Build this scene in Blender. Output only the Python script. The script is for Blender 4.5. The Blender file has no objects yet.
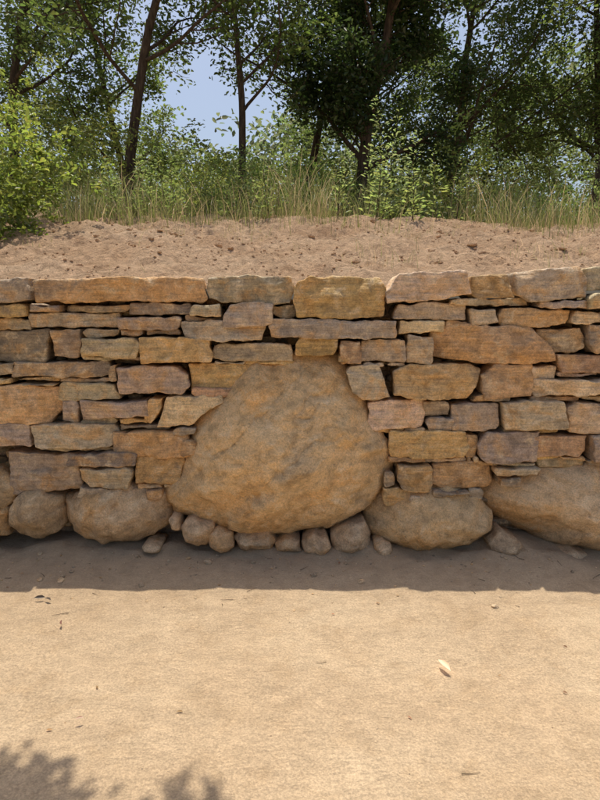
import bpy, math, random
import numpy as np
from mathutils import Vector
from mathutils.geometry import delaunay_2d_cdt
scene=bpy.context.scene
R=np.random.RandomState(7)
# ------------------------------------------------------------- camera
CAMY,CAMZ=-3.3,1.5
PITCH=math.radians(9.8)
F=577.8
cd=bpy.data.cameras.new("camera"); cam=bpy.data.objects.new("camera",cd)
scene.collection.objects.link(cam); scene.camera=cam
cam.location=(0,CAMY,CAMZ); cam.rotation_euler=(math.radians(90)-PITCH,0,0)
cd.sensor_fit='VERTICAL'; cd.sensor_height=36; cd.sensor_width=27; cd.lens=26
cd.clip_end=600; cd.clip_start=0.05
# survey of the wall: photo measurements -> metres on wall face
def W(u,v,yp=0.0):
    dx=(u-300)/F; dz=(400-v)/F
    dy=math.cos(PITCH)+dz*math.sin(PITCH); dzz=-math.sin(PITCH)+dz*math.cos(PITCH)
    t=(yp-CAMY)/dy
    return (t*dx, CAMZ+t*dzz)
def on(u,v,z=0.0):
    dx=(u-300)/F; dz=(400-v)/F; a=-math.sin(PITCH)+dz*math.cos(PITCH); t=-CAMZ/a
    return np.array([t*dx,CAMY+t*(math.cos(PITCH)+dz*math.sin(PITCH)),z])
# ------------------------------------------------------------- light
EL=math.radians(74); AZ=math.radians(-12)
S=Vector((math.cos(EL)*math.sin(AZ),math.cos(EL)*math.cos(AZ),math.sin(EL)))
ld=bpy.data.lights.new("sun",'SUN'); ld.energy=5.0; ld.angle=math.radians(0.53); ld.color=(1,0.94,0.83)
sun=bpy.data.objects.new("sun",ld); scene.collection.objects.link(sun)
sun.rotation_euler=S.to_track_quat('Z','Y').to_euler(); sun.location=(0,5,30)
w=bpy.data.worlds.new("World"); scene.world=w; w.use_nodes=True
nt=w.node_tree; sky=nt.nodes.new("ShaderNodeTexSky"); sky.sky_type='NISHITA'; sky.sun_disc=False
sky.sun_elevation=EL; sky.sun_rotation=AZ; sky.dust_density=4.0; sky.ozone_density=1.0
nt.links.new(sky.outputs[0],nt.nodes["Background"].inputs[0]); nt.nodes["Background"].inputs[1].default_value=0.15
scene.view_settings.view_transform='Standard'; scene.view_settings.look='None'; scene.view_settings.exposure=0
# ------------------------------------------------------------- noise
def _h(ix,iy,iz,s):
    n=(ix*73856093)^(iy*19349663)^(iz*83492791)^(s*49979687)
    n=(n^(n>>13))&0x7fffffff
    n=(n*1274126177)&0x7fffffff
    n=n^(n>>15)
    return (n&0xffff)/32767.5-1
def vn(x,y,z=0.0,s=0):
    x=np.asarray(x,float); y=np.asarray(y,float)+0*x; z=np.asarray(z,float)+0*x
    ix=np.floor(x).astype(np.int64);iy=np.floor(y).astype(np.int64);iz=np.floor(z).astype(np.int64)
    fx=x-ix;fy=y-iy;fz=z-iz
    fx=fx*fx*(3-2*fx);fy=fy*fy*(3-2*fy);fz=fz*fz*(3-2*fz)
    r=0
    for a in (0,1):
        for b in (0,1):
            for c in (0,1):
                r=r+_h(ix+a,iy+b,iz+c,s)*(fx if a else 1-fx)*(fy if b else 1-fy)*(fz if c else 1-fz)
    return r
def fbm(x,y,z=0.0,s=0,o=4,g=0.5):
    r=0;a=1.0
    x=np.asarray(x,float);y=np.asarray(y,float);z=np.asarray(z,float)
    for i in range(o):
        r=r+a*vn(x,y,z,s+i*17); a*=g; x=x*2.03;y=y*2.03;z=z*2.03
    return r
# ------------------------------------------------------------- mesh util
def mesh_obj(name,V,Fq,mat,attrs=None,smooth=True,parent=None):
    me=bpy.data.meshes.new(name)
    V=np.asarray(V,np.float32)
    me.vertices.add(len(V)); me.vertices.foreach_set('co',V.ravel())
    loops=[];starts=[];tot=0
    for f in Fq:
        f=np.asarray(f,np.int32)
        if len(f)==0: continue
        k=f.shape[1]; loops.append(f.ravel()); starts.append(tot+np.arange(len(f))*k); tot+=f.size
    loops=np.concatenate(loops);starts=np.concatenate(starts).astype(np.int32)
    me.loops.add(len(loops)); me.loops.foreach_set('vertex_index',loops)
    me.polygons.add(len(starts)); me.polygons.foreach_set('loop_start',starts)
    me.update(calc_edges=True); me.validate()
    me.polygons.foreach_set('use_smooth',np.full(len(me.polygons),smooth))
    if attrs:
        for an,c in attrs.items():
            a=me.color_attributes.new(an,'FLOAT_COLOR','POINT')
            c=np.asarray(c,np.float32)
            if c.shape[1]==3: c=np.c_[c,np.ones(len(c),np.float32)]
            a.data.foreach_set('color',c.astype(np.float32).ravel())
    me.materials.append(mat)
    ob=bpy.data.objects.new(name,me); scene.collection.objects.link(ob)
    if parent: ob.parent=parent
    return ob
class Acc:
    def __init__(s): s.V=[];s.T=[];s.Q=[];s.A=[];s.B=[];s.n=0
    def add(s,V,T=None,Q=None,a=None,b=None):
        V=np.asarray(V)
        s.V.append(V)
        if T is not None and len(T): s.T.append(np.asarray(T)+s.n)
        if Q is not None and len(Q): s.Q.append(np.asarray(Q)+s.n)
        if a is not None: s.A.append(np.tile(a,(len(V),1)) if np.ndim(a)==1 else a)
        if b is not None: s.B.append(np.tile(b,(len(V),1)) if np.ndim(b)==1 else b)
        s.n+=len(V)
    def build(s,name,mat,parent=None,smooth=True):
        at={}
        if s.A: at['tint']=np.concatenate(s.A)
        if s.B: at['seed']=np.concatenate(s.B)
        fs=[]
        if s.T: fs.append(np.concatenate(s.T))
        if s.Q: fs.append(np.concatenate(s.Q))
        return mesh_obj(name,np.concatenate(s.V),fs,mat,at,smooth,parent)
def empty(name):
    e=bpy.data.objects.new(name,None); scene.collection.objects.link(e); return e
# ------------------------------------------------------------- material util
class M:
    def __init__(s,name):
        s.m=bpy.data.materials.new(name); s.m.use_nodes=True; s.t=s.m.node_tree
        s.b=s.t.nodes["Principled BSDF"]; s.out=s.t.nodes["Material Output"]
    def n(s,k,**kw):
        x=s.t.nodes.new(k)
        for a,b in kw.items(): setattr(x,a,b)
        return x
    def l(s,a,b): s.t.links.new(a,b)
    def noise(s,vec,scale,detail=5,rough=0.55,dist=0.0):
        x=s.n("ShaderNodeTexNoise"); x.inputs['Scale'].default_value=scale; x.inputs['Detail'].default_value=detail
        x.inputs['Roughness'].default_value=rough; x.inputs['Distortion'].default_value=dist
        s.l(vec,x.inputs['Vector']); return x.outputs['Fac']
    def rng(s,v,a,b,c,d):
        x=s.n("ShaderNodeMapRange"); s.l(v,x.inputs[0])
        for i,k in enumerate((a,b,c,d)): x.inputs[i+1].default_value=k
        return x.outputs[0]
    def mapv(s,vec,sc,rot=(0,0,0)):
        x=s.n("ShaderNodeMapping"); s.l(vec,x.inputs[0]); x.inputs['Scale'].default_value=sc; x.inputs['Rotation'].default_value=rot
        return x.outputs[0]
    def mix(s,f,a,b,mode='MIX'):
        x=s.n("ShaderNodeMix",data_type='RGBA',blend_type=mode)
        for k,v in ((0,f),(6,a),(7,b)):
            if hasattr(v,'links') : s.l(v,x.inputs[k])
            elif k==0: x.inputs[0].default_value=v
            else: x.inputs[k].default_value=(*v,1)
        return x.outputs[2]
    def math(s,op,a,b=None):
        x=s.n("ShaderNodeMath",operation=op)
        for k,v in enumerate((a,b)):
            if v is None: continue
            if hasattr(v,'links'): s.l(v,x.inputs[k])
            else: x.inputs[k].default_value=v
        return x.outputs[0]
    def gray(s,v):
        x=s.n("ShaderNodeCombineColor")
        for i in range(3): s.l(v,x.inputs[i])
        return x.outputs[0]
    def heights(s,*hw):
        r=None
        for h,w_ in hw:
            q=s.math('MULTIPLY',h,w_); r=q if r is None else s.math('ADD',r,q)
        x=s.n("ShaderNodeBump"); x.inputs['Strength'].default_value=1; x.inputs['Distance'].default_value=1
        s.l(r,x.inputs['Height']); s.l(x.outputs[0],s.b.inputs['Normal'])
        return x.outputs[0]
    def diffuse(s,c,nrm=None):
        d=s.n("ShaderNodeBsdfDiffuse"); s.l(c,d.inputs['Color']); d.inputs['Roughness'].default_value=.6
        if nrm is not None: s.l(nrm,d.inputs['Normal'])
        s.l(d.outputs[0],s.out.inputs[0]); s.t.nodes.remove(s.b)
def attr(m,name):
    a=m.n("ShaderNodeAttribute"); a.attribute_name=name; return a.outputs['Color']

def stone_material(name,boulder=False):
    m=M(name)
    pos=m.n("ShaderNodeNewGeometry").outputs['Position']
    sd=m.n("ShaderNodeVectorMath",operation='SCALE'); m.l(attr(m,'seed'),sd.inputs[0]); sd.inputs['Scale'].default_value=30
    ad=m.n("ShaderNodeVectorMath",operation='ADD'); m.l(pos,ad.inputs[0]); m.l(sd.outputs[0],ad.inputs[1]); v=ad.outputs[0]
    tint=attr(m,'tint')
    big=m.noise(v,2.2 if boulder else 5,5,0.65,0.9)
    c=m.mix(m.rng(big,0.50,0.62,0,0.6),tint,(0.66,0.375,0.14))
    c=m.mix(m.rng(big,0.46,0.33,0,0.40 if boulder else .7),c,(0.30,0.235,0.17))
    md=m.noise(v,14,6,0.7,.4)
    c=m.mix(m.rng(md,0.53,0.64,0,0.6),c,(0.76,0.59,0.37))
    if boulder: bandv=m.mapv(v,(3,3,12),(0,0.85,0))
    else: bandv=m.mapv(v,(4,4,40),(0,0.07,0))
    bn=m.noise(bandv,1.6,5,0.65,0.3)
    c=m.mix(1.0,c,m.gray(m.rng(bn,0.35,0.65,0.84 if boulder else .78,1.12 if boulder else 1.17)),'MULTIPLY')
    sp=m.noise(v,110,4,0.75)
    c=m.mix(1.0,c,m.gray(m.rng(sp,0.35,0.65,0.74,1.25)),'MULTIPLY')
    c=m.mix(1.0,c,m.gray(m.rng(md,0.36,0.5,0.70,1.04)),'MULTIPLY')
    m.l(c,m.b.inputs['Base Color']); m.b.inputs['Roughness'].default_value=0.75
    m.b.inputs['Specular IOR Level'].default_value=0.35
    m.heights((bn,.012),(md,.018),(sp,.0045))
    return m.m
MAT_STONE=stone_material("schist_stone"); MAT_BOULDER=stone_material("boulder_stone",True)

# ------------------------------------------------------------- stones
def resample(P,sp):
    P=np.asarray(P,float); n=len(P); out=[]
    for i in range(n):
        a=P[i];b=P[(i+1)%n]; k=max(1,int(round(np.linalg.norm(b-a)/sp)))
        for j in range(k): out.append(a+(b-a)*j/k)
    return np.array(out)
def edge_dist(pts,O):
    a=O; b=np.roll(O,-1,0); ab=b-a; L=(ab**2).sum(1)+1e-12
    ap=pts[:,None,:]-a[None]
    t=np.clip((ap*ab[None]).sum(2)/L,0,1)
    d=np.sqrt(((ap-t[...,None]*ab[None])**2).sum(2)).min(1)
    x=pts[:,0][:,None]; z=pts[:,1][:,None]
    c=((a[:,1]>z)!=(b[:,1]>z))&(x<(b[:,0]-a[:,0])*(z-a[:,1])/(b[:,1]-a[:,1]+1e-15)+a[:,0])
    ins=(c.sum(1)%2)==1
    return np.where(ins,d,-d)
cnt=[0]
def stone(acc,P,yf=0.0,depth=0.25,bulge=0.01,bl=0.05,rough=0.003,bev=0.006,sp=0.010,tint=(.3,.23,.16),rnd=1,facet=0.10,nf=5,jit=0.0045,ledge=0.003,ridge=0.0,ft=0,cell=.06,camp=.006,ctilt=.13,csoft=900,cz=2.0):
    cnt[0]+=1; sd=cnt[0]*13
    P=np.asarray(P,float)
    A=0.5*np.sum(P[:,0]*np.roll(P[:,1],-1)-np.roll(P[:,0],-1)*P[:,1])
    if A<0: P=P[::-1]
    O=resample(P,sp*0.9)
    for _ in range(rnd): O=0.5*O+0.25*(np.roll(O,1,0)+np.roll(O,-1,0))
    T=np.roll(O,-1,0)-np.roll(O,1,0); T/=np.linalg.norm(T,axis=1)[:,None]+1e-9
    N=np.c_[T[:,1],-T[:,0]]
    nz=fbm(O[:,0]*16,O[:,1]*16,sd,s=sd,o=3,g=.6)
    O=O+N*(nz*jit*1.6-jit*0.38)[:,None]
    mn=O.min(0);mx=O.max(0)
    gx,gz=np.meshgrid(np.arange(mn[0],mx[0],sp),np.arange(mn[1],mx[1],sp))
    G=np.c_[gx.ravel(),gz.ravel()]; G=G+R.uniform(-.3,.3,G.shape)*sp
    ins=O-N*min(0.004,sp*0.5)
    G=np.r_[ins,G]
    d=np.concatenate([edge_dist(G[i:i+3000],O) for i in range(0,len(G),3000)])
    k=np.r_[d[:len(ins)]>0.002, d[len(ins):]>max(0.008,sp*0.8)]
    G=G[k]; d=d[k]
    pts=[Vector(p) for p in np.r_[O,G]]
    n=len(O)
    vs,es,fs,ov,oe,of=delaunay_2d_cdt(pts,[(i,(i+1)%n) for i in range(n)],[],1,1e-6)
    va=np.array([(p[0],p[1]) for p in vs])
    dd=np.concatenate([[0.0]*n,d]); D=np.zeros(len(vs)); om=np.full(n,-1)
    for j,o in enumerate(ov):
        if o:
            D[j]=dd[o[0]]
            for q in o:
                if q<n: om[q]=j
    if (om<0).any(): return
    c=va.mean(0); ext=mx-mn
    pl=[]
    for i in range(nf):
        a=R.uniform(0,2*math.pi); sl=R.uniform(0.4,1.0)*facet
        proj=np.abs(math.cos(a))*ext[0]+np.abs(math.sin(a))*ext[1]
        off=R.uniform(0.05,0.45)*proj*sl*.5
        q=(va-c)@np.array([math.cos(a),math.sin(a)])
        pl.append(sl*q-off)
    h=-np.maximum(0,np.max(pl,0)) if pl else 0
    tilt=R.uniform(-.09,.09,2)
    h=h+(va-c)@tilt*0.8
    if ft: h=h+(va-c)@np.array(ft)
    h=h+bulge*(1-np.exp(-D/bl))
    # broken-face scars: tilted plates
    ns=max(3,int(ext[0]*ext[1]/(cell*cell)))
    st=np.c_[R.uniform(mn[0],mx[0],ns),R.uniform(mn[1],mx[1],ns)]; tl=R.uniform(-ctilt,ctilt,(ns,2)); of_=R.uniform(-camp,camp,ns)
    wv=va+np.c_[fbm(va[:,0]*9,va[:,1]*9,0,s=sd+41,o=3),fbm(va[:,0]*9,va[:,1]*9,4,s=sd+43,o=3)]*.018*(cell/.06)**.5
    df=wv[:,None]-st[None]; d2=(df[...,0]/1.3)**2+(df[...,1]*cz/1.5)**2
    wt=np.exp(-(d2-d2.min(1)[:,None])*csoft/(cell*cell)*.01); wt/=wt.sum(1)[:,None]
    rel=va[:,None]-st[None]
    h=h+(wt*((rel*tl[None]).sum(2)+of_[None])).sum(1)
    r=bev*(1+0.9*fbm(va[:,0]*9,va[:,1]*9,3.3,s=sd+5,o=2)); r=np.clip(r,0.002,None)
    q=np.clip(1-D/r,0,1)
    h=h-r*0.9*(1-np.sqrt(np.clip(1-q*q,0,1)))
    h=h+rough*fbm(va[:,0]*16,va[:,1]*20,1.0,s=sd,o=4,g=.6)
    if ridge:
        ca,sa=math.cos(.8),math.sin(.8); xr=va[:,0]*ca+va[:,1]*sa; zr=-va[:,0]*sa+va[:,1]*ca
        f=fbm(xr*1.6,zr*4,2,s=sd+31,o=4); h=h+ridge*(1-2*np.abs(f))
        f=fbm(xr*2.2,zr*3.3,5,s=sd+37,o=4); h=h-ridge*.8*np.clip(1-14*np.abs(f),0,1)
    lg=vn(va[:,0]*4,va[:,1]*38+va[:,0]*2,0,s=sd+9); h=h+ledge*np.sign(lg)*np.sqrt(np.abs(lg))
    Vf=np.c_[va[:,0],yf-h,va[:,1]]
    tri=[f for f in fs if len(f)==3]
    Ob=va[om]; yb=Vf[om,1]
    rings=[Vf]; Q=[]; prev=om; base=len(Vf)
    for dep,scl in ((0.015,1.0),(0.05,.98),(0.12,.96),(depth,.9)):
        if dep>depth: continue
        p=c+(Ob-c)*scl
        y=yb+dep+0.004*vn(Ob[:,0]*30,Ob[:,1]*30,dep*20,s=sd)
        rings.append(np.c_[p[:,0]+0.003*vn(Ob[:,0]*25,Ob[:,1]*25,dep*30,s=sd+3),y,p[:,1]+0.003*vn(Ob[:,0]*25,Ob[:,1]*25,dep*30,s=sd+4)])
        idx=base+np.arange(n); base+=n
        Q.append(np.c_[prev,idx,np.roll(idx,-1),np.roll(prev,-1)]); prev=idx
    V=np.concatenate(rings)
    V=np.r_[V,[[c[0],V[prev,1].mean(),c[1]]]]
    T2=np.c_[prev,np.full(n,len(V)-1),np.roll(prev,-1)]
    acc.add(V,np.r_[np.array(tri),T2],np.concatenate(Q),np.array(tint),R.rand(3))
TG={'g':(.53,.425,.295),'o':(.68,.455,.215),'r':(.58,.37,.195),'p':(.49,.37,.25),'t':(.74,.56,.35),'d':(.39,.30,.20)}
def tcol(k=None):
    if k is None: k=R.choice(list('gotoprg'))
    t=np.array(TG[k])*R.uniform(.80,1.18)*np.array([1,R.uniform(.95,1.03),R.uniform(.86,1.1)])
    return t
wall=empty("dry_stone_wall")
stones=Acc(); bould=Acc()
def px(poly,yp=0.0): return np.array([W(u,v,yp) for u,v in poly])
def SP(poly,t=None,**k):
    kw=dict(yf=R.uniform(-.05,.028),depth=0.28,bulge=0,bev=R.uniform(.002,.006),facet=R.uniform(.05,.30),nf=R.randint(3,7),cell=R.uniform(.05,.11),camp=R.uniform(.002,.009))
    kw.update(k); stone(stones,px(poly),tint=tcol(t),**kw)
def quad(u0,v0,u1,v1,t,**k):
    j=lambda a:R.uniform(-a,a)
    h=v1-v0; w_=u1-u0; ja=min(5.0,h*.22); jb=min(8,w_*.15)
    P=[]
    for (u,v,su,sv) in ((u0,v0,1,1),(u1,v0,-1,1),(u1,v1,-1,-1),(u0,v1,1,-1)):
        if R.rand()<0.35:
            cu=R.uniform(.06,.28)*min(w_,h*1.6); cv=R.uniform(.15,.5)*h
            a=(u+su*cu,v+j(.6)); b=(u+j(1),v+sv*cv)
            P+= [b,a] if (su*sv>0) else [a,b]
        else: P.append((u+su*(j(jb)*.5+.4),v+sv*(j(ja)*.5+.2)))
    n=len(P);Q=[]
    for i in range(n):
        a=P[i];b=P[(i+1)%n]; Q.append(a)
        L=math.hypot(a[0]-b[0],a[1]-b[1])
        if L>28: 
            t_=R.uniform(.3,.7); Q.append((a[0]+(b[0]-a[0])*t_+j(.8),a[1]+(b[1]-a[1])*t_+j(1.8)))
    SP(Q,t,**k)
def SB(u0,v0,u1,v1,t=None,**k):
    h=v1-v0
    if h>19 and R.rand()<.38:      # bedded on a thin shim slab
        s=R.uniform(4,6.5); a=R.uniform(0,.3)*(u1-u0); b=R.uniform(0,.3)*(u1-u0)
        quad(u0,v0,u1,v1-s+.5,t,**k)
        m=u0+a+(u1-b-u0-a)*R.uniform(.35,.65)
        quad(u0+1,v1-s,m,v1,None,yf=R.uniform(0,.03)); quad(m+1,v1-s,u1-1,v1,None,yf=R.uniform(0,.03))
    else: quad(u0,v0,u1,v1,t,**k)
CAP=dict(depth=0.36,bev=.006)
SP([(-25,279),(30,277),(33,301),(-25,303)],'g',**CAP)
SP([(31,280),(100,277),(204,277),(207,299),(200,303),(110,302),(36,303)],'r',yf=-.02,**CAP)
SP([(207,277),(250,275),(290,277),(295,286),(291,304),(255,306),(208,300)],'g',yf=0.0,**CAP)
SP([(297,281),(310,276),(380,277),(387,288),(385,317),(340,319),(296,318),(293,300)],'o',yf=-.03,facet=.4,cell=.11,camp=.010,**CAP)
SP([(384,292),(398,273),(468,270),(472,294),(440,299),(386,304)],'t',yf=-.02,**CAP)
SP([(471,276),(508,274),(516,298),(480,300),(470,293)],'r',yf=0,**CAP)
SP([(515,272),(580,266),(589,280),(588,298),(530,303),(517,295)],'g',yf=-.03,**CAP)
SP([(588,268),(640,264),(640,290),(590,290)],'g',**CAP)
L=[(-20,304,28,317),(-20,319,29,330),(30,304,62,313,'d'),(62,304,128,313),(128,304,191,315,'p'),(29,314,117,328,'g'),(117,316,181,336,'p'),(192,303,222,316),
(182,321,266,341,'g'),(183,316,224,321,'d'),(223,304,272,327,'p'),(272,306,298,319,'d'),(270,319,395,337,'g'),
(396,304,470,320,'p'),(396,321,448,334,'t'),(448,298,531,306,'g'),(470,307,498,325,'t'),(448,321,470,330,'d'),(499,308,573,327,'r'),(537,300,588,309,'g'),(573,310,625,325,'t'),(589,292,640,309,'g'),
(-20,331,50,361,'d'),(51,330,79,359,'p'),(81,337,142,361,'t'),(82,328,117,337,'g'),(141,338,213,362,'o'),(213,343,294,366,'g'),(295,338,338,354,'o'),
(339,340,361,366,'r'),(361,338,407,367,'p'),(406,335,433,364,'p'),(541,328,587,354,'p'),(588,326,640,353,'d'),
(-20,361,13,376,'d'),(-20,377,13,383),(13,361,109,382,'p'),(117,366,189,394,'p'),(186,363,249,390,'o'),(57,382,117,401,'g'),
(481,364,533,399,'r'),(529,366,558,381),(558,355,640,377,'r'),(532,379,640,402,'t'),
(61,400,79,422,'p'),(80,399,149,425,'p'),(192,388,230,397,'r'),(366,401,427,434,'t'),(424,400,450,416,'d'),(451,403,501,430,'p'),(428,417,454,431,'g'),(472,396,511,402,'d'),
(502,401,565,434,'g'),(568,402,640,434,'t'),
(-20,425,32,449,'g'),(33,424,118,452,'g'),(118,425,172,431,'d'),(113,432,193,455,'r'),(173,427,198,434,'g'),(387,431,470,464,'o'),(467,436,480,463,'r'),(477,431,538,467,'g'),(536,435,587,461,'r'),(588,435,640,467,'p'),
(8,453,80,494,'p'),(70,452,139,465,'d'),(81,466,134,487,'g'),(78,487,122,498,'t'),(135,455,182,490,'o'),(396,465,432,494,'o'),(432,463,494,488,'r'),(494,466,539,476,'g'),(540,459,587,470,'d'),
(384,487,411,507,'o'),(122,489,146,498,'g'),(146,489,163,501,'r'),(498,477,520,486,'d'),
(183,438,199,455,'r'),(384,473,396,486,'d'),(109,364,118,380,'d'),(15,383,57,386,'g'),(338,354,350,362,'d'),(408,494,432,499,'t'),(432,489,470,495,'d'),(470,488,486,500,'g')]
for e in L: SB(*e)
SP([(431,330),(452,323),(530,327),(552,345),(557,361),(530,365),(470,362),(432,358)],'r',yf=-.05,facet=.4,bulge=.01,nf=9,cell=.12,camp=.012)
SP([(393,372),(410,364),(470,363),(482,369),(478,388),(468,399),(430,400),(393,395)],'o',yf=-.045,facet=.35,nf=8,cell=.10,camp=.010)
SP([(346,372),(352,366),(378,364),(392,398),(362,400),(352,392)],'g')
SP([(-20,386),(20,383),(58,388),(61,408),(50,424),(10,426),(-20,424)],'o',yf=-.04,bulge=.01,facet=.4,nf=8,cell=.1)
SP([(150,398),(164,397),(160,412),(150,424),(144,420)],'o')
SP([(166,396),(222,395),(224,402),(208,412),(190,425),(157,427),(162,410)],'t',yf=-.02)
SP([(199,398),(226,393),(222,399),(205,404)],'d',yf=.03)
# --- boulders
def BD(poly,t,**k):
    kw=dict(yf=-.02,depth=0.4,bulge=.13,bl=.11,rough=.007,bev=.02,facet=.6,nf=10,sp=.012,rnd=4,jit=.007,ledge=.0,ridge=.014,cell=.14,camp=.018,ctilt=.24,csoft=900,cz=1.3)
    kw.update(k); stone(bould,px(poly,-.06),tint=np.array(t),**kw)
OC=(.72,.50,.26)
BD([(298,353),(320,350),(340,354),(352,370),(364,392),(380,425),(396,450),(402,470),(394,491),(371,515),(345,531),(318,541),(280,542),(240,537),(201,531),(172,521),(157,510),(152,494),(160,476),(176,452),(192,419),(217,395),(248,368)],OC,bulge=.13,bl=.10,facet=.6,nf=9,yf=-.085,depth=.45,sp=.010,ridge=.018,ft=(0,-.07),rnd=2,cell=.24,camp=.024,ctilt=.25,csoft=800)
BD([(4,512),(14,498),(36,493),(52,500),(58,516),(55,535),(38,545),(14,545),(4,530)],(.58,.41,.23),bulge=.08)
BD([(54,506),(75,496),(110,489),(140,488),(162,497),(170,515),(162,536),(135,548),(95,548),(65,543),(54,526)],(.60,.42,.24),bulge=.14)
BD([(364,522),(380,505),(410,491),(455,487),(482,497),(500,520),(501,540),(485,551),(430,556),(390,553),(368,542)],(.66,.46,.24),bulge=.15)
BD([(480,500),(498,482),(540,469),(600,467),(660,470),(690,500),(690,545),(640,560),(560,556),(520,541),(490,522)],(.70,.50,.29),bulge=.18)
BD([(-60,470),(-5,474),(12,485),(14,498),(0,512),(-60,515)],(.55,.40,.23),bulge=.05)
BD([(-60,512),(2,512),(3,542),(-60,545)],(.55,.40,.23),bulge=.05)
for q in ([(178,527),(190,518),(212,524),(216,538),(205,547),(184,545)],[(206,536),(218,529),(232,534),(234,548),(222,553),(207,549)],[(232,540),(240,533),(266,534),(276,543),(272,553),(240,553)],
 [(273,545),(285,539),(301,542),(302,554),(275,555)],[(302,544),(312,536),(326,538),(331,548),(324,557),(305,556)],[(331,540),(342,528),(366,527),(374,540),(372,554),(352,558),(333,555)],
 [(374,546),(384,541),(394,546),(392,558),(376,558)],[(490,545),(505,533),(522,540),(529,552),(515,561),(494,559)],[(560,556),(575,550),(590,556),(588,563),(562,563)],[(168,520),(178,518),(180,532),(170,532)],[(140,547),(150,543),(160,548),(158,554),(143,554)]):
    t=np.array((.64,.46,.28))*R.uniform(.7,1.1)
    stone(bould,px(q,-.08),yf=-.07+R.uniform(-.03,.01),depth=.2,bulge=.045,bl=.035,rough=.006,bev=.012,facet=.6,nf=9,sp=.009,rnd=2,tint=t,jit=.005,camp=.008,ctilt=.2)
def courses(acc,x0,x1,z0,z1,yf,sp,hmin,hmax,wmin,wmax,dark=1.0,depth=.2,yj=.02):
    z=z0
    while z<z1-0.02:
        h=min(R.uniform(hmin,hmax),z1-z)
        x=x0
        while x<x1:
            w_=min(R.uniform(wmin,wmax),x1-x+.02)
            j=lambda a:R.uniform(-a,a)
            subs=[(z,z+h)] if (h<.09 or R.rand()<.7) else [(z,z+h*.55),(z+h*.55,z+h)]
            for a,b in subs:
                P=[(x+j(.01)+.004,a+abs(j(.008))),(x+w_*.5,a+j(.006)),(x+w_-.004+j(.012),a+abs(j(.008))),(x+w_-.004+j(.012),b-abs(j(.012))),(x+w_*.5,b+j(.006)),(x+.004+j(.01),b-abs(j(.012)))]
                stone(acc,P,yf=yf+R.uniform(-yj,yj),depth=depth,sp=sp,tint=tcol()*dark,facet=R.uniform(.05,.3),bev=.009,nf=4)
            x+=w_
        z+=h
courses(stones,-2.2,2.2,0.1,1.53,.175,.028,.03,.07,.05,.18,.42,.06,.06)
for a,b in ((-7.0,-1.95),(1.98,7.0)):
    courses(stones,a,b,.36,1.5,0,.026,.08,.19,.14,.5)
    courses(stones,a,b,1.5,1.64,-.02,.026,.14,.14,.3,.6,depth=.36)
    x=a
    while x<b-.1:
        w_=min(R.uniform(.4,.8),b-x)
        cx=x+w_/2; th=np.linspace(0,2*math.pi,14,endpoint=False)
        P=np.c_[cx+w_/2*np.sign(np.cos(th))*np.abs(np.cos(th))**.7, .17+.2*np.sign(np.sin(th))*np.abs(np.sin(th))**.7]
        stone(bould,P,yf=-.04,depth=.4,bulge=.1,bl=.1,rough=.01,bev=.05,facet=.3,nf=6,sp=.028,rnd=2,tint=np.array(OC)*R.uniform(.8,1),ledge=0,cell=.15)
        x+=w_
stones.build("coursed_stones",MAT_STONE,wall)
bould.build("boulders",MAT_BOULDER,wall)
# ------------------------------------------------------------- soil materials
def soil(name,base,alt,dark,kind):
    m=M(name); pos=m.n("ShaderNodeNewGeometry").outputs['Position']
    a=m.rng(m.noise(pos,1.1,4,0.6,0.4),.38,.64,0,1)
    c=m.mix(a,base,alt)
    c=m.mix(m.rng(m.noise(pos,5,5,.7,.5),.5,.68,0,.6),c,dark)
    g=m.noise(pos,120,3,.75)
    c=m.mix(1.0,c,m.gray(m.rng(g,.35,.65,.78,1.2)),'MULTIPLY')
    if kind=='sand':
        wv=m.n("ShaderNodeTexWave",wave_type='RINGS',rings_direction='Z'); m.l(m.mapv(pos,(1,1,1),(0,0,.7)),wv.inputs['Vector'])
        wv.inputs['Scale'].default_value=11.0; wv.inputs['Distortion'].default_value=16; wv.inputs['Detail'].default_value=3
        wv.inputs['Detail Scale'].default_value=0.6; wv.inputs['Detail Roughness'].default_value=.6
        wf=wv.outputs['Fac']
        msk=m.rng(m.noise(pos,2.3,3,.6),.48,.62,0,1)
        wf=m.math('MULTIPLY',wf,msk)
        st=m.noise(m.mapv(pos,(3,22,1),(0,0,.5)),2.5,4,.6,.25)
        c=m.mix(1.0,c,m.gray(m.rng(wf,0,1,.985,1.02)),'MULTIPLY')
        c=m.mix(1.0,c,m.gray(m.rng(st,.35,.65,.965,1.03)),'MULTIPLY')
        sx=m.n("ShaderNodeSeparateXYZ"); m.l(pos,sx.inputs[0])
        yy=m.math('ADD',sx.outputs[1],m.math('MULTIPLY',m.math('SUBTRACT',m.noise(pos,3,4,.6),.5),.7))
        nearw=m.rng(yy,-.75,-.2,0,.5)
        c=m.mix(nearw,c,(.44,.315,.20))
        md=m.noise(pos,11,7,.70)
        c=m.mix(1.0,c,m.gray(m.rng(md,.33,.6,.87,1.05)),'MULTIPLY')
        nb=m.heights((wf,.0014),(st,.003),(md,.024),(g,.003))
    else:
        cl=m.noise(pos,16,6,.75,.3)
        c=m.mix(1.0,c,m.gray(m.rng(cl,.35,.65,.72,1.22)),'MULTIPLY')
        nb=m.heights((cl,.05),(g,.006))
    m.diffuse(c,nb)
    return m.m
MAT_SAND=soil("packed_sand",(.48,.355,.225),(.53,.405,.265),(.415,.295,.175),'sand')
MAT_BANK=soil("bank_soil",(.56,.375,.235),(.64,.455,.30),(.42,.26,.15),'bank')
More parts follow.
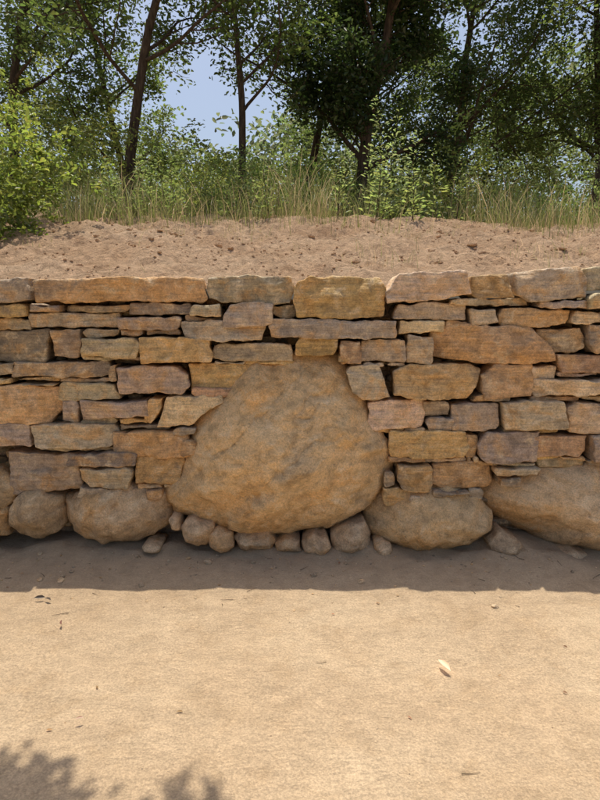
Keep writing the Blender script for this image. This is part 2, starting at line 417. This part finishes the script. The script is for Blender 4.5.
def grid(name,xs,ys,zf,mat):
    X,Y=np.meshgrid(xs,ys); Z=zf(X,Y); nx,ny=len(xs),len(ys)
    V=np.c_[X.ravel(),Y.ravel(),Z.ravel()]
    i=np.arange(nx-1)[None]+np.arange(ny-1)[:,None]*nx; i=i.ravel()
    return mesh_obj(name,V,[np.c_[i,i+1,i+1+nx,i+nx]],mat)
def ground_z(X,Y):
    near=np.clip((Y+.6)/.55,0,1)
    scuff=-.005*np.clip(1-2.2*np.abs(fbm(X*2.2+.5*Y,Y*2.6,1,s=6,o=2)),0,1)*np.clip(vn(X*.8,Y*.9,0,s=7)*2,0,1)
    return .010*fbm(X*.9,Y*.9,0,s=3,o=3)+scuff+.003*fbm(X*7,Y*7,0,s=4,o=3)+near*near*(.036+.026*fbm(X*4,Y*5,0,s=8,o=4))-.01
xs=np.unique(np.r_[-80,-50,-30,-18,np.arange(-12,-3,.4),np.arange(-3,3,.022),np.arange(3,12,.4),12,18,30,50,80])
ys=np.unique(np.r_[-90,-60,-40,-25,-15,-10,-7,-5,np.arange(-4,-2.6,.2),np.arange(-2.6,.1,.022),.3,.45])
grid("ground",xs,ys,ground_z,MAT_SAND)
def bank_z(X,Y):
    t=np.clip((Y-.25)/3.0,0,1)
    z=1.565+.80*(t*.8+.2*np.sin(t*math.pi/2))
    z=z+np.clip(Y-3.25,0,5)*.12+np.clip(Y-8.25,0,200)*.10
    am=np.clip((Y-.2)/.4,0.12,1)
    crest=.05*np.clip(-X/3,-1,1)-.03
    z=z+am*(.055*fbm(X*.8,Y*.9,0,s=21,o=3)+.038*fbm(X*4,Y*5,0,s=22,o=5,g=.65)+crest*t)
    z=z+np.clip(Y-14,0,100)/30*.8*fbm(X*.12,Y*.12,0,s=30,o=3)
    return z
xs=np.unique(np.r_[-80,-55,-35,-24,-17,-12,np.arange(-9,-4,.2),np.arange(-4,4,.03),np.arange(4,9,.2),9,12,17,24,35,55,80])
ys=np.unique(np.r_[np.arange(.16,3.8,.025),np.arange(3.8,8,.2),np.arange(8,20,1),25,32,42,60,90,130])
grid("earth_bank",xs,ys,bank_z,MAT_BANK)
V=[(-80,.24,-.1),(80,.24,-.1),(80,.24,1.50),(-80,.24,1.50),(-80,.9,-.1),(80,.9,-.1),(80,.9,1.5),(-80,.9,1.5)]
mesh_obj("earth_core",V,[np.array([(0,1,2,3),(3,2,6,7),(5,4,7,6),(1,5,6,2),(4,0,3,7)])],MAT_BANK,smooth=False,parent=wall)
# ------------------------------------------------------------- loose stones / clods
def lump(acc,p,s,tint,flat=.6,n=6,m_=5):
    th=np.linspace(0,2*math.pi,n,endpoint=False); V=[];Q=[]
    ph=np.linspace(-1.2,1.2,m_)
    for k in ph:
        for t in th: V.append((math.cos(k)*math.cos(t),math.cos(k)*math.sin(t),math.sin(k)*flat))
    V=np.array(V)*s*(1+R.uniform(-.22,.22,(len(V),1)))*R.uniform(.7,1.3,3)
    a=R.uniform(0,6.28); c,s_=math.cos(a),math.sin(a)
    V=np.c_[V[:,0]*c-V[:,1]*s_,V[:,0]*s_+V[:,1]*c,V[:,2]]+p
    for i in range(m_-1):
        for j in range(n): Q.append((i*n+j,i*n+(j+1)%n,(i+1)*n+(j+1)%n,(i+1)*n+j))
    k=len(V); V=np.r_[V,[V[-n:].mean(0)+(0,0,s*.1)]]
    T=[((m_-1)*n+j,(m_-1)*n+(j+1)%n,k) for j in range(n)]
    acc.add(V,T,Q,tint,R.rand(3))
pb=Acc()
for i in range(460):
    x=R.uniform(-3,3); y=-.08-abs(R.normal(0,.22)); s=R.uniform(.003,.009) if R.rand()<.93 else R.uniform(.010,.024)
    lump(pb,(x,y,ground_z(np.array(x),np.array(y))+s*.15),s,np.array((.56,.42,.27))*R.uniform(.7,1.15))
for i in range(160):
    x=R.uniform(-2,2); y=R.uniform(-2.6,-.5); s=R.uniform(.0012,.0035)
    lump(pb,(x,y,ground_z(np.array(x),np.array(y))+s*.2),s,np.array((.5,.38,.26))*R.uniform(.6,1.1))
pb.build("pebbles",MAT_STONE,smooth=False)
cl=Acc()
for i in range(4200):
    x=R.uniform(-4,4); y=.35+R.rand()**1.1*3.0; s=R.uniform(.003,.012) if R.rand()<.95 else R.uniform(.012,.04)
    if vn(np.array(x*1.5),np.array(y*2),0,s=99)<-.2: continue
    lump(cl,(x,y,bank_z(np.array(x),np.array(y))+s*.1),s,np.array((.50,.33,.20))*R.uniform(.85,1.15))
cl.build("soil_clods",MAT_BANK,smooth=False)
# ------------------------------------------------------------- vegetation
def leafmat(name,trans=.5,val=2.3,gloss=.035):
    m=M(name); c=attr(m,'tint')
    df=m.n("ShaderNodeBsdfDiffuse"); m.l(c,df.inputs['Color'])
    tr=m.n("ShaderNodeBsdfTranslucent"); hs=m.n("ShaderNodeHueSaturation"); hs.inputs['Hue'].default_value=.476; hs.inputs['Saturation'].default_value=1.06; hs.inputs['Value'].default_value=val
    m.l(c,hs.inputs['Color']); m.l(hs.outputs[0],tr.inputs[0])
    mx=m.n("ShaderNodeMixShader"); mx.inputs[0].default_value=trans
    m.l(df.outputs[0],mx.inputs[1]); m.l(tr.outputs[0],mx.inputs[2])
    gl=m.n("ShaderNodeBsdfGlossy"); gl.inputs['Roughness'].default_value=.4
    m2=m.n("ShaderNodeMixShader"); m2.inputs[0].default_value=gloss
    m.l(mx.outputs[0],m2.inputs[1]); m.l(gl.outputs[0],m2.inputs[2])
    m.l(m2.outputs[0],m.out.inputs[0]); m.t.nodes.remove(m.b); return m.m
MAT_LEAF=leafmat("leaf"); MAT_GRASS=leafmat("grass_blade",.4,1.8,.02)
def barkmat():
    m=M("bark"); pos=m.n("ShaderNodeNewGeometry").outputs['Position']
    a=m.noise(m.mapv(pos,(18,18,4)),1.5,4,.65)
    c=m.mix(m.rng(a,.3,.7,0,1),(.04,.031,.025),(.13,.10,.075))
    m.diffuse(c,m.heights((a,.03))); return m.m
MAT_BARK=barkmat()
def norm(v): return v/(np.linalg.norm(v,axis=-1,keepdims=True)+1e-9)
def leaves(P,size,tint,D=None,wid=.5,updown=0.0,tv=.25):
    n=len(P); size=np.broadcast_to(size,(n,))*R.uniform(.65,1.25,n)
    if D is None: D=R.normal(0,1,(n,3)); D[:,2]=D[:,2]*.6+updown
    D=norm(D); Nn=R.normal(0,1,(n,3)); Nn[:,2]=np.abs(Nn[:,2])+.6
    Sd=norm(np.cross(D,Nn)); Nn=np.cross(Sd,D)
    def pt(a,b,c): return P+D*(a*size)[:,None]+Sd*(b*size*wid)[:,None]+Nn*(c*size)[:,None]
    V=np.stack([pt(0,0,0),pt(.35,.42,.10),pt(.72,.45,.10),pt(1,0,-.08),pt(.72,-.45,.10),pt(.35,-.42,.10)],1).reshape(-1,3)
    b=(np.arange(n)*6)[:,None]
    Q=np.concatenate([b+np.array([[0,3,2,1]]),b+np.array([[0,5,4,3]])])
    t=np.array(tint)[None]*(1+R.uniform(-tv,tv,(n,1)))*(1+R.uniform(-.12,.12,(n,3)))
    return V,Q,np.repeat(t,6,0)
def tube(acc,P,r,k=6):
    P=np.asarray(P,float); n=len(P); T=norm(np.gradient(P,axis=0)); ref=np.array([.3,.9,.1])
    A=norm(np.cross(T,ref)); B=np.cross(T,A); th=np.linspace(0,2*math.pi,k,endpoint=False)
    V=(P[:,None]+np.asarray(r)[:,None,None]*(A[:,None]*np.cos(th)[None,:,None]+B[:,None]*np.sin(th)[None,:,None])).reshape(-1,3)
    i=np.arange(n-1)[:,None]*k; j=np.arange(k)[None]; j2=(j+1)%k
    Q=np.stack([i+j,i+j2,i+k+j2,i+k+j],-1).reshape(-1,4)
    acc.add(V,None,Q)
def grow(acc,anch,p,d,L,r,lev,mx,wob=.12,up=.05,dens=1.0,start=.3,ang=(.6,1.1),lim=(.22,.36)):
    n=max(4,int(L/.14)); st=L/n; P=[np.array(p,float)]; d=norm(np.array(d,float)); ds=[d]
    for i in range(n):
        d=norm(d+R.normal(0,wob,3)*(.6 if lev==0 else 1)+np.array([0,0,up])); P.append(P[-1]+d*st); ds.append(d)
    rad=r*np.linspace(1,.3 if lev else .25,n+1)
    if lev==0: rad[0]*=1.35; rad[1]*=1.1
    tube(acc,P,rad,8 if lev==0 else (6 if lev==1 else 4))
    if lev>=mx-1:
        for i in range(max(1,int(n*.4)),n+1): anch.append(P[i])
    if lev<mx:
        nc=int(L*dens*(3.0 if lev==0 else 3.8))+1
        for c in range(nc):
            f=start+(1-start)*(c+R.rand())/nc; i=min(n,int(f*n))
            dd=ds[i]; q=norm(np.cross(dd,R.normal(0,1,3))); a=R.uniform(*ang)
            nd=dd*math.cos(a)+q*math.sin(a)
            if lev==0: LL=L*R.uniform(*lim)*(1.25-.75*f)+.25
            else: LL=L*R.uniform(.35,.6)*(1.15-.4*f)
            grow(acc,anch,P[i],nd,LL,max(.005,rad[i]*.5),lev+1,mx,wob*1.3,up,dens,.25,ang)
def tree(name,x,y,h,r,lean=(0,0),tint=(.07,.10,.03),per=8,spread=.10,ls=.085,dens=1.0,mx=3,start=.22,z=None,ang=(.7,1.25),keep=1.0,lim=(.22,.36)):
    e=empty(name)
    if z is None: z=float(bank_z(np.array(float(x)),np.array(float(y))))-.05
    tr=Acc(); an=[]
    grow(tr,an,(x,y,z),(lean[0],lean[1],1),h,r,0,mx,.055,.02,dens,start,ang,lim)
    tr.build("trunk_and_branches",MAT_BARK,e)
    an=np.array(an)
    k=(vn(an[:,0]*1.4,an[:,1]*1.4,an[:,2]*1.4,s=int(abs(x*37)+5))>(1-2*keep))
    if keep<1 and k.sum()>20: an=an[k]
    P=np.repeat(an,per,0)+R.normal(0,spread,(len(an)*per,3))
    V,Q,t=leaves(P,ls,tint)
    lf=Acc(); lf.add(V,None,Q,t); lf.build("leaves",MAT_LEAF,e)
T=tree
LG=(.062,.096,.026); LH=(.08,.118,.032)
R.seed(101)
T("oak_tree",-2.5,5.6,6.4,.085,(-.10,0),tint=LG,start=.30,dens=.76,keep=.78,per=9)
T("oak_tree",-.85,6.2,5.8,.07,(-.08,0),tint=LG,start=.28,dens=.70,keep=.74,per=9)
T("oak_tree",.12,7.6,6.8,.08,(.02,0),tint=(.05,.082,.022),start=.25,dens=.75,keep=.75,per=9)
T("oak_tree",1.0,6.6,6.4,.10,(.03,0),tint=(.034,.060,.018),start=.12,dens=1.25,per=11,lim=(.14,.25),keep=.92)
T("oak_tree",4.5,5.9,6.6,.08,(.02,0),tint=LH,start=.33,dens=.72,keep=.78)
T("oak_tree",-5.0,7.2,6.5,.09,(.05,0),tint=LG,start=.25,dens=.9,keep=.85)
T("oak_tree",3.1,9.5,7.2,.09,(.0,0),tint=LG,start=.15,dens=.95,keep=.88)
T("oak_tree",-4.0,11,6.6,.09,(.0,0),tint=LH,start=.15,dens=.8,keep=.8,ls=.1)
T("oak_tree",6.6,10,7.5,.1,(.0,0),tint=LH,start=.12,dens=.9,keep=.85,ls=.1)
T("oak_tree",1.4,12.5,7,.09,(.0,0),tint=LG,start=.12,dens=.8,keep=.8,ls=.1)
# the tree standing left of the photographer: its outer sprays shade the near left ground
R.seed(55)
e=empty("oak_tree"); tr=Acc(); an=[]
tp=np.array([-2.75,-1.7,-.05]); PP=[tp]
for i in range(14): PP.append(PP[-1]+np.array([.03+R.normal(0,.015),.02+R.normal(0,.015),.24]))
tube(tr,PP,np.linspace(.12,.06,15),9)
Sv=np.array(S)/S.z
for (u,v,hh,n_) in ((-5,760,3.9,4),(12,785,4.0,4),(0,805,3.8,5),(88,785,4.1,2),(60,812,3.9,3),(125,812,4.0,2),(238,796,4.2,1),(-80,770,3.8,8),(-60,850,4.2,9),(50,880,4.3,6)):
    q=on(u,v)+Sv*hh; q[2]=hh
    P0=PP[-1-R.randint(0,4)]; mid=(P0+q)/2+np.array([0,0,.12]); ts=np.linspace(0,1,10)[:,None]
    C=(1-ts)**2*P0+2*ts*(1-ts)*mid+ts**2*q; C=C+R.normal(0,.012,C.shape); C[0]=P0
    tube(tr,C,np.linspace(.026,.004,10),6)
    for k in range(n_):
        grow(tr,an,C[-1-R.randint(0,2)],norm(R.normal(0,1,3)*np.array([1,1,.4])),R.uniform(.10,.20),.004,2,3,.15,.0,.8)
for k in range(10):
    a=R.uniform(2,4.6); P0=PP[-1-R.randint(0,5)]
    grow(tr,an,P0,(math.cos(a),math.sin(a),R.uniform(.3,1.2)),R.uniform(.9,1.6),.03,1,3,.12,.04,.7)
tr.build("trunk_and_branches",MAT_BARK,e); an=np.array(an)
P=np.repeat(an,3,0); P=P+R.normal(0,.055,P.shape); P=P[~((P[:,2]<2.9)&(P[:,0]>-1.6))]
V,Q,t=leaves(P,.08,LG); lf=Acc(); lf.add(V,None,Q,t); lf.build("leaves",MAT_LEAF,e)
def mass(name,clusters,ls,per,spread,tint_fn):
    lf=Acc(); C=np.repeat(clusters,per,0)
    ti=np.repeat(tint_fn(clusters),per,0)
    o=R.normal(0,1,(len(C),3)); o=norm(o)*R.uniform(.3,1,(len(C),1))*spread*np.array([1,1,.8])
    V,Q,t=leaves(C+o,ls,(1,1,1)); t=t*np.repeat(ti,6,0)
    lf.add(V,None,Q,t); return lf.build(name,MAT_LEAF)
def clus(n,x0,x1,y0,y1,hf,bias=.6,gap=.0,sd=50):
    out=[]
    while len(out)<n:
        x=R.uniform(x0,x1,n);y=R.uniform(y0,y1,n)
        g=bank_z(x,y); h=hf(x,y); f=R.rand(n)**bias; z=g+h*f
        k=(vn(x*1.3,y*1.3,z*1.6,s=sd)>gap)&(h>.1)
        out+=list(np.c_[x,y,z][k])
    return np.array(out[:n])
def hsh(x,y): return np.clip(.55+.95*fbm(x*.9,y*.6,0,s=60,o=3)+.25*(x>2)+.3*(x<-1.5),.10,2.5)
sh=clus(2100,-8,8,4.3,9,hsh,.8,-.3)
mass("shrubs",sh,.06,20,.15,lambda c:np.array((.122,.168,.042))*(1+.5*vn(c[:,0]*.9,c[:,1]*.9,c[:,2],s=70))[:,None]*(1+.2*np.c_[vn(c[:,0]*.7,c[:,1]*.7,9,s=75),0*c[:,0],0*c[:,0]]))
def hth(x,y): return np.clip(1.7+1.3*fbm(x*.45,y*.4,0,s=61,o=3)+.18*np.clip(x,-2,9),.4,4.5)
th=clus(2800,-14,14,9.5,15,hth,.8,-.25,51)
mass("thicket",th,.11,18,.30,lambda c:np.array((.09,.128,.04))*(1+.45*vn(c[:,0]*.6,c[:,1]*.6,c[:,2],s=71))[:,None])
def hdt(x,y): return np.clip(4.0+2.8*fbm(x*.16,y*.1,0,s=62,o=3)+.14*np.clip(x,-4,30),1,10)
dt=clus(2800,-30,30,22,30,hdt,.8,-.3,52)
mass("distant_trees",dt,.30,13,.75,lambda c:np.array((.09,.122,.055))*(1+.35*vn(c[:,0]*.3,c[:,1]*.3,c[:,2]*.5,s=72))[:,None])
bx=R.normal(0,1,(330,3))*np.array([.36,.4,.30])+np.array([-2.85,2.2,2.62])
bx2=R.normal(0,1,(110,3))*np.array([.22,.3,.12])+np.array([-2.6,1.6,2.12])
mass("bramble_bush",np.r_[bx,bx2],.055,20,.09,lambda c:np.array((.125,.172,.038))*(1+.4*vn(c[:,0]*3,c[:,1]*3,c[:,2]*3,s=77))[:,None])
def grass(name,n,xr,yf,hr,wd,tints,mask=None):
    x=R.uniform(*xr,n); y=yf(n)
    if mask is not None:
        k=mask(x,y); x=x[k];y=y[k]
    n=len(x); z=bank_z(x,y)-.01; h=R.uniform(hr[0]**.5,hr[1]**.5,n)**2*(1+.6*vn(x*1.5,y*1.5,0,s=90)); a=R.uniform(0,6.28,n); b=h*R.uniform(.05,.85,n)
    P=np.c_[x,y,z]; dr=np.c_[np.cos(a),np.sin(a),0*a]; sd=np.c_[-np.sin(a+R.normal(0,1,n)),np.cos(a),0*a]*wd
    up=np.array([0,0,1.0])
    def c(f,g,ww): 
        q=P+up*(h*f)[:,None]+dr*(b*g)[:,None]; return q-sd*ww,q+sd*ww
    v0=c(0,0,1);v1=c(.45,.18,.85);v2=c(.8,.55,.55);v3=c(1,1,.08)
    V=np.stack([*v0,*v1,*v2,*v3],1).reshape(-1,3); bb=(np.arange(n)*8)[:,None]
    Q=np.concatenate([bb+np.array([[i,i+1,i+3,i+2]]) for i in (0,2,4)])
    tt=np.array(tints)[R.randint(0,len(tints),n)]*R.uniform(.7,1.25,(n,1))
    A=Acc(); A.add(V,None,Q,np.repeat(tt,8,0)); A.build(name,MAT_GRASS)
GT=[(.18,.22,.08),(.21,.24,.09),(.36,.31,.17),(.14,.18,.055),(.44,.37,.22),(.17,.21,.07)]
grass("tall_grass",34000,(-7,7),lambda n:2.35+R.gamma(2,.95,n),(.05,.46),.0026,GT,lambda x,y:(vn(x*1.3,y*1.5,0,s=88)*1.3+.35*np.clip(y-2.9,-2,2)>R.uniform(-.3,.8,len(x)))&(y<7.5))
grass("sparse_grass",9000,(-5,5),lambda n:R.uniform(.5,3.4,n),(.02,.12),.0014,[(.46,.37,.22),(.52,.43,.27),(.22,.24,.10),(.18,.22,.08)],lambda x,y:vn(x*2.4,y*2.4,0,s=89)+(y-2)*.3>R.uniform(0,.5,len(x)))
wl=Acc(); ws=Acc()
def weed(x,y,h,ls,tint):
    z=float(bank_z(np.array(x),np.array(y))); n=12; P=[np.array([x,y,z])]; d=norm(np.array([R.normal(0,.12),R.normal(0,.08),1]))
    for i in range(n): d=norm(d+R.normal(0,.03,3)); P.append(P[-1]+d*h/n)
    P=np.array(P); tube(ws,P,np.linspace(.005,.0015,n+1)*min(1,h*2.5),4)
    k=int(h*100)+4; f=R.uniform(.06,1,k); ii=np.minimum((f*n).astype(int),n-1); q=P[ii]+(P[ii+1]-P[ii])*R.rand(k,1)
    D=R.normal(0,1,(k,3)); D[:,2]=.35
    rr=(1-f)*.22*h+.02
    q=q+norm(D*np.array([1,1,.3]))*(rr*R.rand(k))[:,None]
    V,Q,t=leaves(q,ls*(1.15-.6*f),tint,D,.38); wl.add(V,None,Q,t)
for i in range(260):
    x=R.uniform(-6,6);y=R.uniform(2.9,6.5)
    if vn(np.array(x*.8),np.array(y*.8),0,s=95)<-.1: continue
    weed(x,y,R.uniform(.2,.8)*min(1,(y-2.2)*.8),.07,np.array((.14,.19,.06))*R.uniform(.7,1.3))
for x,y,h in ((1.0,4.0,1.25),(1.12,4.1,1.5),(1.25,3.9,1.0),(.85,4.1,.95),(1.4,4.2,.8),(2.1,4.2,.85),(2.7,4.4,1.1),(2.85,4.3,.9),(-1.9,4.2,.7),(3.6,4.1,1.0),(.45,4.2,.8),(-.5,4.1,.7),(3.2,4.5,1.2)):
    weed(x,y,h,.08,np.array((.18,.24,.09)))
we=empty("tall_weeds"); ws.build("stems",MAT_BARK,we); wl.build("leaves",MAT_LEAF,we)
# litter
lt=Acc()
n=14; P=np.c_[R.uniform(-1.8,1.8,n),R.uniform(-1.6,-.15,n),np.zeros(n)]; P[:,2]=ground_z(P[:,0],P[:,1])+.006
D=R.normal(0,1,(n,3));D[:,2]=0
V,Q,t=leaves(P,.022,(.26,.17,.09),D,.4); lt.add(V,None,Q,t)
for (u,v,s,c,dr) in ((438,662,.075,(.70,.60,.40),(.5,-1,0)),(34,600,.06,(.07,.055,.05),(1,.2,0)),(45,600,.045,(.10,.08,.07),(1,-.5,0)),(62,622,.04,(.16,.11,.08),(.3,-1,0)),(110,560,.04,(.3,.22,.15),(1,0,0)),(75,722,.025,(.25,.16,.1),(1,.4,0))):
    V,Q,t=leaves(on(u,v,.012)[None],s,c,np.array([dr],float),.34); lt.add(V,None,Q,t)
lt.build("leaf_litter",MAT_LEAF)
tw=Acc()
for i in range(26):
    p=np.array([R.uniform(-1.8,1.8),R.uniform(-.7,-.12) if i<20 else R.uniform(-2.4,-1),0]); p[2]=ground_z(p[0],p[1])+.004
    a=R.uniform(0,6.28); d=np.array([math.cos(a),math.sin(a),0]); L_=R.uniform(.02,.09); PP=[]
    for k in range(5):
        PP.append(p.copy()); d=norm(d+np.array([R.normal(0,.15),R.normal(0,.15),0])); p=p+d*L_/4; p[2]=ground_z(p[0],p[1])+.004
    tube(tw,PP,np.linspace(.0016,.0008,5),4)
tw.build("twigs",MAT_BARK)
